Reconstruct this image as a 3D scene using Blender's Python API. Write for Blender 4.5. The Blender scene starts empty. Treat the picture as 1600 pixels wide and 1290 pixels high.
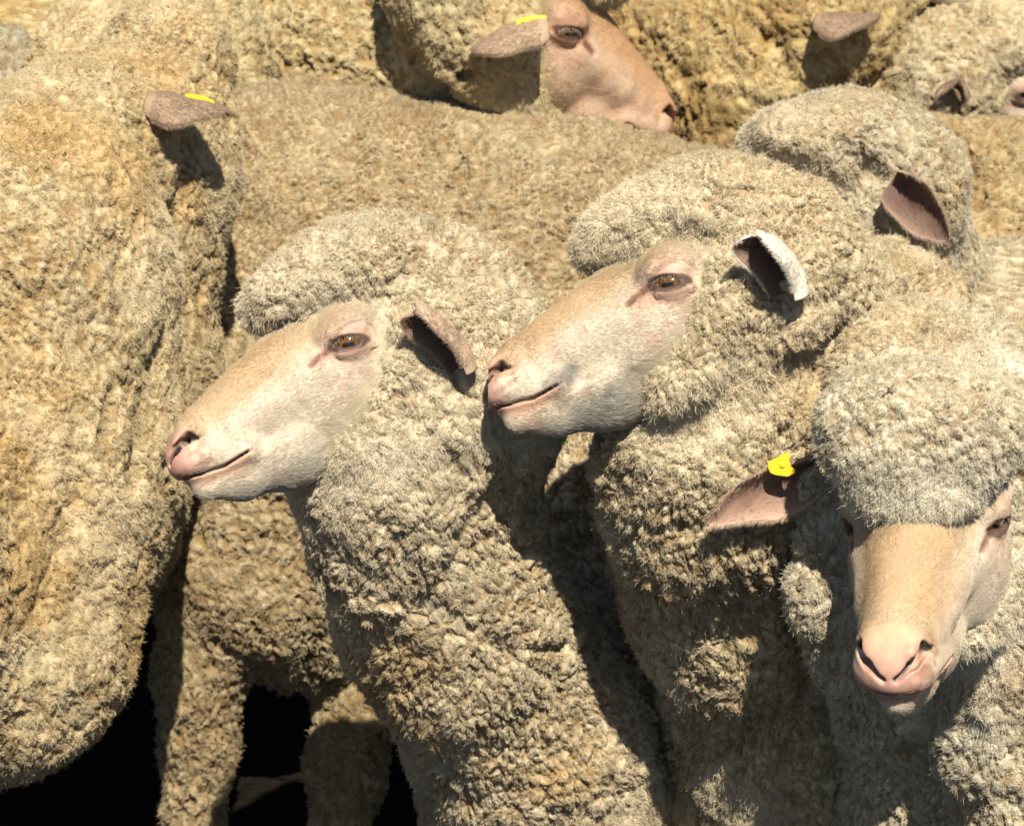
import bpy, math, random, time
import numpy as np
from concurrent.futures import ThreadPoolExecutor
T0 = time.time()
f32 = np.float32
SC = bpy.context.scene
POOL = ThreadPoolExecutor(4)

# ------------------------------------------------------------------ camera, sky, sun, exposure
PITCH = math.radians(25.0)
CAM = np.array([0, 0, 1.925])
FPX = 4807.0                                   # focal length in pixels of a 1600-wide picture
cd = bpy.data.cameras.new("camera"); cam = bpy.data.objects.new("camera", cd)
SC.collection.objects.link(cam); SC.camera = cam
cam.location = CAM; cam.rotation_euler = (math.pi / 2 - PITCH, 0, 0)
cd.sensor_width = 36; cd.lens = 36 * FPX / 1600; cd.clip_start = .05; cd.clip_end = 2000
cd.dof.use_dof = True; cd.dof.focus_distance = 2.62; cd.dof.aperture_fstop = 17
SUN_EL, SUN_AZ = math.radians(57), math.radians(11)     # azimuth: plus is to the right of straight behind the camera
w = bpy.data.worlds.new("World"); SC.world = w; w.use_nodes = True
nt = w.node_tree; nt.nodes.clear()
sky = nt.nodes.new("ShaderNodeTexSky"); sky.sky_type = 'NISHITA'; sky.sun_disc = False
sky.sun_elevation = SUN_EL; sky.sun_rotation = math.pi - SUN_AZ
bg = nt.nodes.new("ShaderNodeBackground"); bg.inputs[1].default_value = .05
wo = nt.nodes.new("ShaderNodeOutputWorld"); nt.links.new(sky.outputs[0], bg.inputs[0]); nt.links.new(bg.outputs[0], wo.inputs[0])
sd = bpy.data.lights.new("sun", 'SUN'); sd.energy = 5.0; sd.angle = math.radians(.5); sd.color = (1, .935, .79)
sun = bpy.data.objects.new("sun", sd); SC.collection.objects.link(sun)
sun.rotation_euler = (math.pi / 2 - SUN_EL, 0, SUN_AZ)
SC.view_settings.view_transform = 'Standard'; SC.view_settings.look = 'None'
SC.view_settings.exposure = .62; SC.view_settings.gamma = 1
SC.render.engine = 'CYCLES'
SC.cycles.max_bounces = 6; SC.cycles.diffuse_bounces = 1; SC.cycles.transparent_max_bounces = 6

# ------------------------------------------------------------------ camera frame helpers
RT = np.array([1., 0, 0]); FW = np.array([0, math.cos(PITCH), -math.sin(PITCH)]); UPV = np.array([0, math.sin(PITCH), math.cos(PITCH)])
def P(px, py, Y):
    v = FW + RT * (px - 800) / FPX - UPV * (py - 645) / FPX
    return CAM + v * (Y / v[1])
def D(r, u, t):                                # direction: right, up, towards the viewer
    v = RT * r + UPV * u - FW * t
    return v / np.linalg.norm(v)
def project(X):
    d = X - CAM; z = d @ FW
    return 800 + FPX * (d @ RT) / z, 645 - FPX * (d @ UPV) / z, z
def unit(v): return v / (np.linalg.norm(v, axis=-1, keepdims=True) + 1e-12)

# ------------------------------------------------------------------ noise
def par(fn, X, *a):
    n = len(X)
    if n < 20000: return fn(X, *a)
    ch = [X[i:i + 30000] for i in range(0, n, 30000)]
    out = list(POOL.map(lambda c: fn(c, *a), ch))
    if isinstance(out[0], tuple): return tuple(np.concatenate(o) for o in zip(*out))
    return np.concatenate(out)
def _h(i, j, k, s):
    h = (i.astype(np.uint32) * np.uint32(73856093)) ^ (j.astype(np.uint32) * np.uint32(19349663)) ^ (k.astype(np.uint32) * np.uint32(83492791)) ^ np.uint32(s * 2654435 + 77)
    h ^= h >> np.uint32(13); h *= np.uint32(1274126177); h ^= h >> np.uint32(16); h *= np.uint32(2246822519); h ^= h >> np.uint32(15)
    return h
def _vn(X, s):
    q = np.floor(X); f = (X - q).astype(f32); q = q.astype(np.int32); f = f * f * (3 - 2 * f); r = 0
    for a in (0, 1):
        for b in (0, 1):
            for c in (0, 1):
                wgt = (f[:, 0] if a else 1 - f[:, 0]) * (f[:, 1] if b else 1 - f[:, 1]) * (f[:, 2] if c else 1 - f[:, 2])
                r = r + wgt * (_h(q[:, 0] + a, q[:, 1] + b, q[:, 2] + c, s) >> np.uint32(8)).astype(f32) * f32(1 / 8388608.)
    return r - 1
def vnoise(X, s=0): return par(_vn, X, s)
def fbm(X, s=0, o=3):
    r = 0; a = 1.
    for i in range(o): r = r + a * vnoise(X * (2.03 ** i) + 17.3 * i, s + i); a *= .5
    return r / 1.6
def vnoise3(X, s): return np.stack([vnoise(X, s), vnoise(X, s + 31), vnoise(X, s + 67)], 1)
def _wo(X, s):
    q = np.floor(X).astype(np.int32); n = len(X)
    F1 = np.full(n, 9., f32); F2 = np.full(n, 9., f32); C = np.zeros((n, 3), f32); ID = np.zeros(n, np.uint32); Xf = X
    for a in (-1, 0, 1):
        for b in (-1, 0, 1):
            for c in (-1, 0, 1):
                i, j, k = q[:, 0] + a, q[:, 1] + b, q[:, 2] + c
                h = _h(i, j, k, s)
                px = i + (h & np.uint32(1023)).astype(f32) / 1023; py = j + ((h >> np.uint32(10)) & np.uint32(1023)).astype(f32) / 1023
                pz = k + ((h >> np.uint32(20)) & np.uint32(1023)).astype(f32) / 1023
                d = np.sqrt((px - Xf[:, 0]) ** 2 + (py - Xf[:, 1]) ** 2 + (pz - Xf[:, 2]) ** 2).astype(f32)
                m = d < F1
                F2 = np.where(m, F1, np.minimum(F2, d)); F1 = np.where(m, d, F1)
                C[m] = np.stack([px, py, pz], 1)[m]; ID[m] = h[m]
    return F1, F2, C, ID
def worley(X, s=0): return par(_wo, X, s)
def sstep(a, b, x):
    t = np.clip((x - a) / (b - a), 0, 1); return t * t * (3 - 2 * t)

# ------------------------------------------------------------------ implicit shapes
def cone(a, b, ra, rb=None):
    a = np.array(a, float); b = np.array(b, float); rb = ra if rb is None else rb; ba = b - a; L2 = max(ba @ ba, 1e-9)
    def f(X):
        t = np.clip(((X - a) @ ba) / L2, 0, 1)
        return np.linalg.norm(X - a - t[:, None] * ba, axis=1) - (ra + (rb - ra) * t)
    return f
def ell(c, r, R=None):
    c = np.array(c, float); r = np.array(r, float)
    def f(X):
        q = X - c
        if R is not None: q = q @ R
        k0 = np.linalg.norm(q / r, axis=1); k1 = np.linalg.norm(q / (r * r), axis=1) + 1e-9
        return k0 * (k0 - 1) / k1
    return f
class Field:
    def __init__(s): s.ops = []
    def u(s, f, k=.03): s.ops.append((0, f, k)); return s
    def s(s, f, k=.01): s.ops.append((1, f, k)); return s
    def chain(s, pts, k=.04):
        for (a, ra), (b, rb) in zip(pts[:-1], pts[1:]): s.u(cone(a, b, ra, rb), k)
        return s
    def ev(s, X):
        d = np.full(len(X), 10.)
        for op, f, k in s.ops:
            e = f(X)
            if op: e = -e; h = np.maximum(k - np.abs(d - e), 0) / k; d = np.maximum(d, e) + h * h * k * .25
            else: h = np.maximum(k - np.abs(d - e), 0) / k; d = np.minimum(d, e) - h * h * k * .25
        return d
    def __call__(s, X): return par(s.ev, X)
def trace(field, px, py):                       # the surface point behind a picture position
    d = unit(FW + RT * (px - 800) / FPX - UPV * (py - 645) / FPX); t = 1.6
    for _ in range(120):
        e = field.ev((CAM + d * t)[None])[0]
        if e < .0006: break
        t += e * .8
        if t > 6: return None
    return CAM + d * t

def axis(lo, hi, zones, coarse):                # grid lines: fine inside the zones, coarse outside, smooth in between
    x = [lo]
    while x[-1] < hi:
        h = coarse
        for a, b, hf in zones:
            dist = max(a - x[-1], x[-1] - b, 0)
            h = min(h, hf + dist * .18)
        x.append(x[-1] + h)
    B = 8
    while (len(x) - 1) % B: x.append(x[-1] + h)
    return np.array(x)
def nets(field, gx, gy, gz, B=8):
    nx, ny, nz = len(gx) - 1, len(gy) - 1, len(gz) - 1
    bx, by, bz = nx // B, ny // B, nz // B
    I, J, K = [a.ravel() for a in np.meshgrid(np.arange(bx), np.arange(by), np.arange(bz), indexing='ij')]
    lo = np.stack([gx[I * B], gy[J * B], gz[K * B]], 1); hi = np.stack([gx[I * B + B], gy[J * B + B], gz[K * B + B]], 1)
    d = field((lo + hi) / 2)
    act = np.abs(d) < np.linalg.norm(hi - lo, axis=1) * .5 * 1.25 + .002
    I, J, K = I[act], J[act], K[act]
    r = np.arange(B + 1); li, lj, lk = [a.ravel() for a in np.meshgrid(r, r, r, indexing='ij')]
    GI = I[:, None] * B + li; GJ = J[:, None] * B + lj; GK = K[:, None] * B + lk
    V = field(np.stack([gx[GI.ravel()], gy[GJ.ravel()], gz[GK.ravel()]], 1)).reshape(len(I), B + 1, B + 1, B + 1)
    S = V < 0
    cnt = sum(S[:, a:B + a, b:B + b, c:B + c].astype(np.int8) for a in (0, 1) for b in (0, 1) for c in (0, 1))
    n, ci, cj, ck = np.nonzero((cnt > 0) & (cnt < 8))
    gi, gj, gk = I[n] * B + ci, J[n] * B + cj, K[n] * B + ck
    ids = (gi.astype(np.int64) * (ny + 2) + gj) * (nz + 2) + gk
    o = np.argsort(ids); n, ci, cj, ck, gi, gj, gk, ids = [a[o] for a in (n, ci, cj, ck, gi, gj, gk, ids)]
    acc = np.zeros((len(n), 3)); c0 = np.zeros(len(n)); cor = {}
    for a in (0, 1):
        for b in (0, 1):
            for c in (0, 1): cor[a, b, c] = V[n, ci + a, cj + b, ck + c]
    G = (gx, gy, gz); g = (gi, gj, gk)
    for ax in range(3):
        for p in (0, 1):
            for q in (0, 1):
                A = [p, q]; A.insert(ax, 0); Bq = [p, q]; Bq.insert(ax, 1)
                va, vb = cor[tuple(A)], cor[tuple(Bq)]; m = (va < 0) != (vb < 0)
                t = np.where(m, va / np.where(m, va - vb, 1), 0)
                pos = np.stack([G[k][g[k] + A[k]] for k in range(3)], 1)
                pos[:, ax] += t * (G[ax][g[ax] + 1] - G[ax][g[ax]])
                acc += pos * m[:, None]; c0 += m
    verts = acc / c0[:, None]
    quads = []
    st = (np.int64(ny + 2) * (nz + 2), np.int64(nz + 2), np.int64(1))
    for ax in range(3):
        A = [0, 0, 0]; Bq = [0, 0, 0]; Bq[ax] = 1
        va, vb = cor[tuple(A)], cor[tuple(Bq)]; m = (va < 0) != (vb < 0)
        o1, o2 = st[(ax + 1) % 3], st[(ax + 2) % 3]
        base = ids[m]; q = np.stack([base, base - o1, base - o1 - o2, base - o2], 1)
        ix = np.searchsorted(ids, q); ix = np.clip(ix, 0, len(ids) - 1); ok = (ids[ix] == q).all(1)
        ix = ix[ok]; fl = (va[m] > 0)[ok]
        ix[fl] = ix[fl][:, ::-1]
        quads.append(ix)
    return verts, np.concatenate(quads)
def vnormals(v, q):
    fn = np.cross(v[q[:, 2]] - v[q[:, 0]], v[q[:, 3]] - v[q[:, 1]]); N = np.zeros_like(v)
    for k in range(3): N[:, k] = sum(np.bincount(q[:, c], fn[:, k], len(v)) for c in range(4))
    return unit(N)

# ------------------------------------------------------------------ scene graph helpers
def mesh_obj(name, v, faces, mat, parent, col=None, extra=None, smooth=True):
    me = bpy.data.meshes.new(name); v = np.asarray(v, f32)
    if isinstance(faces, np.ndarray):
        n = len(faces); me.vertices.add(len(v)); me.vertices.foreach_set("co", v.ravel()); me.loops.add(n * faces.shape[1])
        me.loops.foreach_set("vertex_index", faces.ravel().astype(np.int32)); me.polygons.add(n)
        me.polygons.foreach_set("loop_start", np.arange(0, n * faces.shape[1], faces.shape[1], dtype=np.int32))
        me.update(calc_edges=True)
    else: me.from_pydata(v.tolist(), [], faces)
    if smooth: me.polygons.foreach_set("use_smooth", np.ones(len(me.polygons), bool))
    if col is not None:
        a = me.attributes.new("Col", 'FLOAT_COLOR', 'POINT'); a.data.foreach_set("color", np.concatenate([col, np.ones((len(col), 1))], 1).astype(f32).ravel())
    for k, d in (extra or {}).items():
        a = me.attributes.new(k, 'FLOAT', 'POINT'); a.data.foreach_set("value", np.asarray(d, f32))
    me.materials.append(mat)
    o = bpy.data.objects.new(name, me); SC.collection.objects.link(o); o.parent = parent
    if parent is not None: o.matrix_parent_inverse = inv_world(parent)
    return o
def inv_world(p):
    from mathutils import Matrix
    M = Matrix.Translation(p.location)
    while p.parent is not None and False: p = p.parent
    return M.inverted() if p.parent is None else Matrix.Identity(4)
def strands(name, pts, rad, col, mat, parent):  # pts (n,k,3)
    n, k, _ = pts.shape
    cu = bpy.data.hair_curves.new(name); cu.add_curves([k] * n)
    cu.points.foreach_set("position", pts.astype(f32).ravel())
    cu.points.foreach_set("radius", np.ascontiguousarray(rad, f32).ravel())
    a = cu.attributes.new("Col", 'FLOAT_COLOR', 'CURVE'); a.data.foreach_set("color", np.concatenate([col, np.ones((n, 1))], 1).astype(f32).ravel())
    cu.materials.append(mat)
    o = bpy.data.objects.new(name, cu); SC.collection.objects.link(o); o.parent = parent
    if parent.parent is None: o.matrix_parent_inverse = inv_world(parent)
    return o

# ------------------------------------------------------------------ materials
def mat(name):
    m = bpy.data.materials.new(name); m.use_nodes = True; n = m.node_tree; b = n.nodes["Principled BSDF"]; return m, n, b
def attr(n, name="Col"):
    a = n.nodes.new("ShaderNodeAttribute"); a.attribute_name = name; return a
def link(n, a, b): n.links.new(a, b)
M_WOOL, n, b = mat("wool")
a = attr(n); b.inputs["Roughness"].default_value = .85; b.inputs["Specular IOR Level"].default_value = .15
tc = n.nodes.new("ShaderNodeTexCoord")
n1 = n.nodes.new("ShaderNodeTexNoise"); n1.inputs["Scale"].default_value = 330; n1.inputs["Detail"].default_value = 3; n1.inputs["Distortion"].default_value = 1.2
n2 = n.nodes.new("ShaderNodeTexNoise"); n2.inputs["Scale"].default_value = 900; n2.inputs["Detail"].default_value = 2
ad = n.nodes.new("ShaderNodeMath"); ad.operation = 'ADD'
bp = n.nodes.new("ShaderNodeBump"); bp.inputs["Strength"].default_value = .8; bp.inputs["Distance"].default_value = .002
for q in (n1, n2): link(n, tc.outputs["Object"], q.inputs["Vector"])
link(n, n1.outputs[0], ad.inputs[0]); link(n, n2.outputs[0], ad.inputs[1]); link(n, ad.outputs[0], bp.inputs["Height"]); link(n, bp.outputs[0], b.inputs["Normal"])
rp = n.nodes.new("ShaderNodeMapRange"); rp.inputs[1].default_value = .3; rp.inputs[2].default_value = .7; rp.inputs[3].default_value = .78; rp.inputs[4].default_value = 1.15
link(n, n1.outputs[0], rp.inputs[0])
mx = n.nodes.new("ShaderNodeMixRGB"); mx.blend_type = 'MULTIPLY'; mx.inputs[0].default_value = 1
link(n, a.outputs["Color"], mx.inputs[1]); link(n, rp.outputs[0], mx.inputs[2]); link(n, mx.outputs[0], b.inputs["Base Color"])
M_FIB, n, b = mat("wool_fibre")
a = attr(n); n.nodes.remove(b)
df = n.nodes.new("ShaderNodeBsdfDiffuse"); tr = n.nodes.new("ShaderNodeBsdfTranslucent"); gl = n.nodes.new("ShaderNodeBsdfGlossy"); gl.inputs["Roughness"].default_value = .35
ms = n.nodes.new("ShaderNodeMixShader"); ms.inputs[0].default_value = .27; m2 = n.nodes.new("ShaderNodeMixShader"); m2.inputs[0].default_value = .06
for q in (df, tr): link(n, a.outputs["Color"], q.inputs[0])
link(n, df.outputs[0], ms.inputs[1]); link(n, tr.outputs[0], ms.inputs[2]); link(n, ms.outputs[0], m2.inputs[1]); link(n, gl.outputs[0], m2.inputs[2])
link(n, m2.outputs[0], n.nodes["Material Output"].inputs[0])
M_SKIN, n, b = mat("short_haired_skin")
a = attr(n); wt = attr(n, "Wet")
n1 = n.nodes.new("ShaderNodeTexNoise"); n1.inputs["Scale"].default_value = 420; n1.inputs["Detail"].default_value = 4
n2 = n.nodes.new("ShaderNodeTexNoise"); n2.inputs["Scale"].default_value = 60; n2.inputs["Detail"].default_value = 4
tc = n.nodes.new("ShaderNodeTexCoord")
for q in (n1, n2): link(n, tc.outputs["Object"], q.inputs["Vector"])
bp = n.nodes.new("ShaderNodeBump"); bp.inputs["Strength"].default_value = .16; bp.inputs["Distance"].default_value = .001
link(n, n1.outputs[0], bp.inputs["Height"]); link(n, bp.outputs[0], b.inputs["Normal"])
rp = n.nodes.new("ShaderNodeMapRange"); rp.inputs[1].default_value = .3; rp.inputs[2].default_value = .7; rp.inputs[3].default_value = .88; rp.inputs[4].default_value = 1.1
link(n, n2.outputs[0], rp.inputs[0]); mx = n.nodes.new("ShaderNodeMixRGB"); mx.blend_type = 'MULTIPLY'; mx.inputs[0].default_value = 1
link(n, a.outputs["Color"], mx.inputs[1]); link(n, rp.outputs[0], mx.inputs[2]); link(n, mx.outputs[0], b.inputs["Base Color"])
b.inputs["Subsurface Weight"].default_value = .05; b.inputs["Subsurface Radius"].default_value = (1, .4, .25); b.inputs["Subsurface Scale"].default_value = .004
r2 = n.nodes.new("ShaderNodeMapRange"); r2.inputs[3].default_value = .72; r2.inputs[4].default_value = .25; link(n, wt.outputs["Fac"], r2.inputs[0]); link(n, r2.outputs[0], b.inputs["Roughness"])
b.inputs["Specular IOR Level"].default_value = .3
M_EYE, n, b = mat("eye"); a = attr(n); link(n, a.outputs["Color"], b.inputs["Base Color"]); b.inputs["Roughness"].default_value = .12; b.inputs["Coat Weight"].default_value = .8; b.inputs["Coat Roughness"].default_value = .04
M_TAG, n, b = mat("yellow_plastic")
b.inputs["Base Color"].default_value = (.85, .55, .01, 1); b.inputs["Roughness"].default_value = .45
tx = n.nodes.new("ShaderNodeTexNoise"); tx.inputs["Scale"].default_value = 150; cr = n.nodes.new("ShaderNodeValToRGB"); cr.color_ramp.elements[0].color = (.72, .42, .01, 1); cr.color_ramp.elements[1].color = (.9, .62, .02, 1)
link(n, tx.outputs[0], cr.inputs[0]); link(n, cr.outputs[0], b.inputs["Base Color"])
M_SOIL, n, b = mat("soil"); b.inputs["Roughness"].default_value = .95; b.inputs["Specular IOR Level"].default_value = .05
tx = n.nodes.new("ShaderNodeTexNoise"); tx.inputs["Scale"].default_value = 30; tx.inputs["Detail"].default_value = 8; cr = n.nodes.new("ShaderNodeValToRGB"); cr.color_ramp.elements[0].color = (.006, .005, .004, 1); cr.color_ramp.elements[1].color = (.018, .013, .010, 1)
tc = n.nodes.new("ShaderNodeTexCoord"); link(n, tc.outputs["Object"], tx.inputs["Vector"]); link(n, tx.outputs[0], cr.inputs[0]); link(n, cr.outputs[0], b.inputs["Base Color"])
bp = n.nodes.new("ShaderNodeBump"); bp.inputs["Distance"].default_value = .04; link(n, tx.outputs[0], bp.inputs["Height"]); link(n, bp.outputs[0], b.inputs["Normal"])

# ------------------------------------------------------------------ ground
g = 40; xs = np.sign(np.linspace(-1, 1, g)) * np.abs(np.linspace(-1, 1, g)) ** 4 * 900
X, Y = np.meshgrid(xs, xs + 3, indexing='ij'); Z = np.zeros_like(X); ii = np.arange(g * g).reshape(g, g)
fq = np.stack([ii[:-1, :-1], ii[1:, :-1], ii[1:, 1:], ii[:-1, 1:]], -1).reshape(-1, 4)
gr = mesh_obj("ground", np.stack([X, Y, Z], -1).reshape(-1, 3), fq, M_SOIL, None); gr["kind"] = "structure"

# ------------------------------------------------------------------ the head, in its own frame (x to the nose, y to its left, z up), millimetres
class Head:
    def __init__(s, R, t, sc=1.0): s.R = np.array(R, float); s.t = np.array(t, float); s.sc = sc * .001
    def w(s, p): return s.R @ (np.array(p, float) * s.sc) + s.t
    def l(s, X): return ((X - s.t) @ s.R) / s.sc
    def f(s, fn): return lambda X: fn(s.l(X)) * s.sc
def mirror(p): return (p[0], -p[1], p[2])
def head_field(F, H):
    sc = H.sc
    def u(fn, k): F.u(H.f(fn), k * sc)
    def c(fn, k): F.s(H.f(fn), k * sc)
    u(ell((-48, 0, 2), (72, 56, 58)), 20)
    u(cone((0, 0, 14), (136, 0, 1), 40, 21), 20)
    u(cone((20, 9, -12), (120, 9, -16), 34, 22), 16); u(cone((20, -9, -12), (120, -9, -16), 34, 22), 16)
    u(ell((147, 0, -8.5), (29, 22.5, 20)), 12); u(ell((152, 0, -18), (26, 30, 18)), 10)
    for y in (1, -1):
        u(ell((150, 13.5 * y, -2), (19, 11.5, 13)), 6)                      # wings of the nose
        u(cone((155, 9 * y, -24), (118, 22 * y, -33), 13, 12), 8)      # upper lip
        u(ell((-5, (26 + CHEEK) * y, -38 + CHEEK * .5), (62, 27, 47)), 18)                    # cheek
        u(cone((34, 35 * y, -6), (95, 25 * y, -9), 11, 8), 16)         # ridge below the eye
        u(ell((-4, 42 * y, 13), (27, 20, 18)), 12)                     # brow
    u(cone((158, 0, -40), (128, 0, -48), 13, 19), 8); u(cone((128, 0, -48), (85, 0, -52), 19, 27), 12); u(cone((85, 0, -52), (0, 0, -55), 27, 34), 18)
    for y in (1, -1):
        u(ell(eye_c(y) + eye_rot(y)[:, 1] * 1.6, (17.5, 16.3, 15.8), eye_rot(y)), 6); c(ell(eye_open(y), (16.5, 12, 6.3), eye_rot(y)), 1.4)           # eye opening
        c(cone((18, 55.5 * y, 6), (44, 45 * y, -1), 1.6, .6), 6)       # tear furrow
        u(cone((-13, 56.5 * y, 6.5), (12, 54.5 * y, 14), 4.2, 3.6), 4)         # upper lid
        u(cone((-10, 56 * y, -10), (15, 53 * y, -4), 2.4, 2.2), 4)
        for a_, b_, ra, rb in nostril(y): c(cone(a_, b_, ra + .2, rb + .2), 3.4)
    c(cone((180, 0, -2), (186, 0, -26), 1.2, 1.4), 3)
    # mouth slit
    xs = [188, 178, 160, 141, 122]; zs = [-23, -25, -32, -36, -36]
    def mouth(X):
        z = np.interp(X[:, 0], xs[::-1], zs[::-1]) + np.abs(X[:, 1]) * .04
        return np.maximum(np.maximum(np.abs(X[:, 2] - z) - .9, 119 - X[:, 0]), 19 - np.hypot(X[:, 1], 0.0) - np.maximum(X[:, 0] - 158, 0) * 1.2)
    c(mouth, 3.0)
def nostril(y): return (((176, 4.5 * y, -11), (166, 14.5 * y, -4), 1.7, 3.8), ((166, 14.5 * y, -4), (156, 22.5 * y, 1), 3.8, 4.4), ((156, 22.5 * y, 1), (150, 26 * y, -4), 4.2, 1.6), ((162, 16 * y, -2), (148, 10 * y, -2), 3.8, 3.8))
EYE_FWD = 20.; CHEEK = 0.
def eye_rot(y):                                  # columns: long axis of the eye, outward, up; the front corner is higher, the eye looks a little forward
    a, b = math.radians(20), math.radians(EYE_FWD)
    e1 = np.array([math.cos(b) * math.cos(a), -y * math.sin(b) * math.cos(a), math.sin(a)]); e2 = np.array([math.sin(b), y * math.cos(b), 0])
    e3 = np.cross(e1, e2) * y
    return np.stack([e1, e2, e3], 1)
def eye_c(y): return np.array([0, 43.8 * y, .5])
def eye_open(y): return eye_c(y) + eye_rot(y)[:, 1] * 21.5
CREAM = np.array([.58, .42, .245]); WHITE = np.array([.69, .585, .455]); TAN = np.array([.53, .35, .19]); PINK = np.array([.62, .31, .245]); GREY = np.array([.36, .345, .29])
DARK = np.array([.035, .02, .017])
def mixc(c, d, m): return c * (1 - m[:, None]) + np.array(d) * m[:, None]
def head_colour(L, n_in, seed, patch):
    x, y, z = L.T; ay = np.abs(y); N = len(L)
    n1 = fbm(L / 22., seed, 3); n2 = fbm(L / 6., seed + 5, 2)
    c = np.tile(WHITE, (N, 1))
    br = sstep(-2, 22, z + (x - 60) * .16 + n1 * 9) * sstep(175, 120, x)
    c = mixc(c, CREAM, br * .95); c = mixc(c, CREAM * [1.0, .93, .92], sstep(128, 150, x) * sstep(-6, 6, z + n1 * 6) * .7); c = mixc(c, TAN, br * sstep(40, 12, ay + n1 * 14) * sstep(172, 90, x + n1 * 12) * .6)
    c = mixc(c, TAN, sstep(.1, .6, fbm(L / np.array([30., 14, 14]), seed + 15, 3)) * sstep(-30, 5, z) * .35)
    c = mixc(c, [.58, .38, .27], sstep(.0, .6, n1) * .4)
    e = np.sqrt((x - 2) ** 2 + (z) ** 2 * 1.8)
    c = mixc(c, [.66, .42, .33], sstep(44, 22, e + n2 * 8) * (ay > 30) * .32)
    c = mixc(c, [.42, .20, .13], sstep(25, 17, e + n2 * 3) * (ay > 30) * .42)
    td = np.linalg.norm(L - np.clip((x - 15) / 25, 0, 1)[:, None] * np.array([26, 0, -5]) - np.array([14, 0, 5]) - np.stack([0 * x, y, 0 * x], 1), axis=1)
    c = mixc(c, [.22, .10, .06], sstep(5, 1.2, td + n2 * 2) * (ay > 34) * .9)
    c = mixc(c, [.58, .33, .25], sstep(.25, .6, n2 + .2) * sstep(40, 26, np.hypot(x - 10, z + 22)) * (ay > 30) * .6)
    nose = sstep(156, 172, x + n1 * 6 - ay * .12 - np.maximum(z, 0) * .35 + np.exp(-((ay - 20) / 9) ** 2 - (z / 10) ** 2) * 12) * sstep(-33, -22, z + n2 * 2); c = mixc(c, PINK, nose * .8)
    c = mixc(c, [.55, .27, .20], nose * sstep(.1, .55, n2) * .5)
    c = mixc(c, [.36, .21, .12], sstep(30, 8, np.hypot(x - 156, z + 14)) * (ay > 12) * sstep(-.1, .45, n2 + n1 * .4) * .7)
    xs = [188, 178, 160, 141, 122]; zs = [-23, -25, -32, -36, -36]; zm = np.interp(x, xs[::-1], zs[::-1]) + ay * .04
    dz = z - zm
    lip = sstep(112, 124, x) * np.exp(-((dz + 4) / 5.) ** 2); c = mixc(c, [.60, .33, .22], lip * .75)
    c = mixc(c, DARK * 2.6, sstep(112, 122, x) * sstep(1.7, .5, np.abs(dz)) * sstep(16, 22, ay + np.maximum(x - 158, 0) * 1.5) * .95)
    c = mixc(c, GREY * 1.15, sstep(-48, -66, z + n1 * 8) * .55 * sstep(40, 90, x))
    for (cx, cz, rr, st) in patch:
        c = mixc(c, [.16, .16, .15], sstep(rr, rr * .4, np.hypot((x - cx) * .7, z - cz) + n1 * rr * .6 + n2 * rr * .3) * st)
    sp = sstep(.62, .80, fbm(L / 3.1, seed + 9, 1) + .12 * n1); c = mixc(c, [.22, .12, .08], sp * .6 * sstep(90, 20, e))
    for yy in (1, -1):
        q = (L - eye_open(yy)) @ eye_rot(yy); er = np.hypot(q[:, 0] / 16.5, q[:, 2] / 6.8); near = (y * yy > 30)
        c = mixc(c, [.045, .02, .016], sstep(1.26, 1.0, er + n2 * .12) * near * .85)
        for a_, b_, ra, rb in nostril(yy):
            c = mixc(c, DARK, sstep(1.4, -.4, cone(np.array(a_) - [1.5, yy, 0], np.array(b_) - [1.5, 1.5 * yy, 0], ra * .86, rb * .86)(L)))
    wet = nose * .8 * sstep(-.4, .3, n2) + (e < 17) * .5
    return np.clip(c, .01, .95), np.clip(wet, 0, 1)

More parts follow.
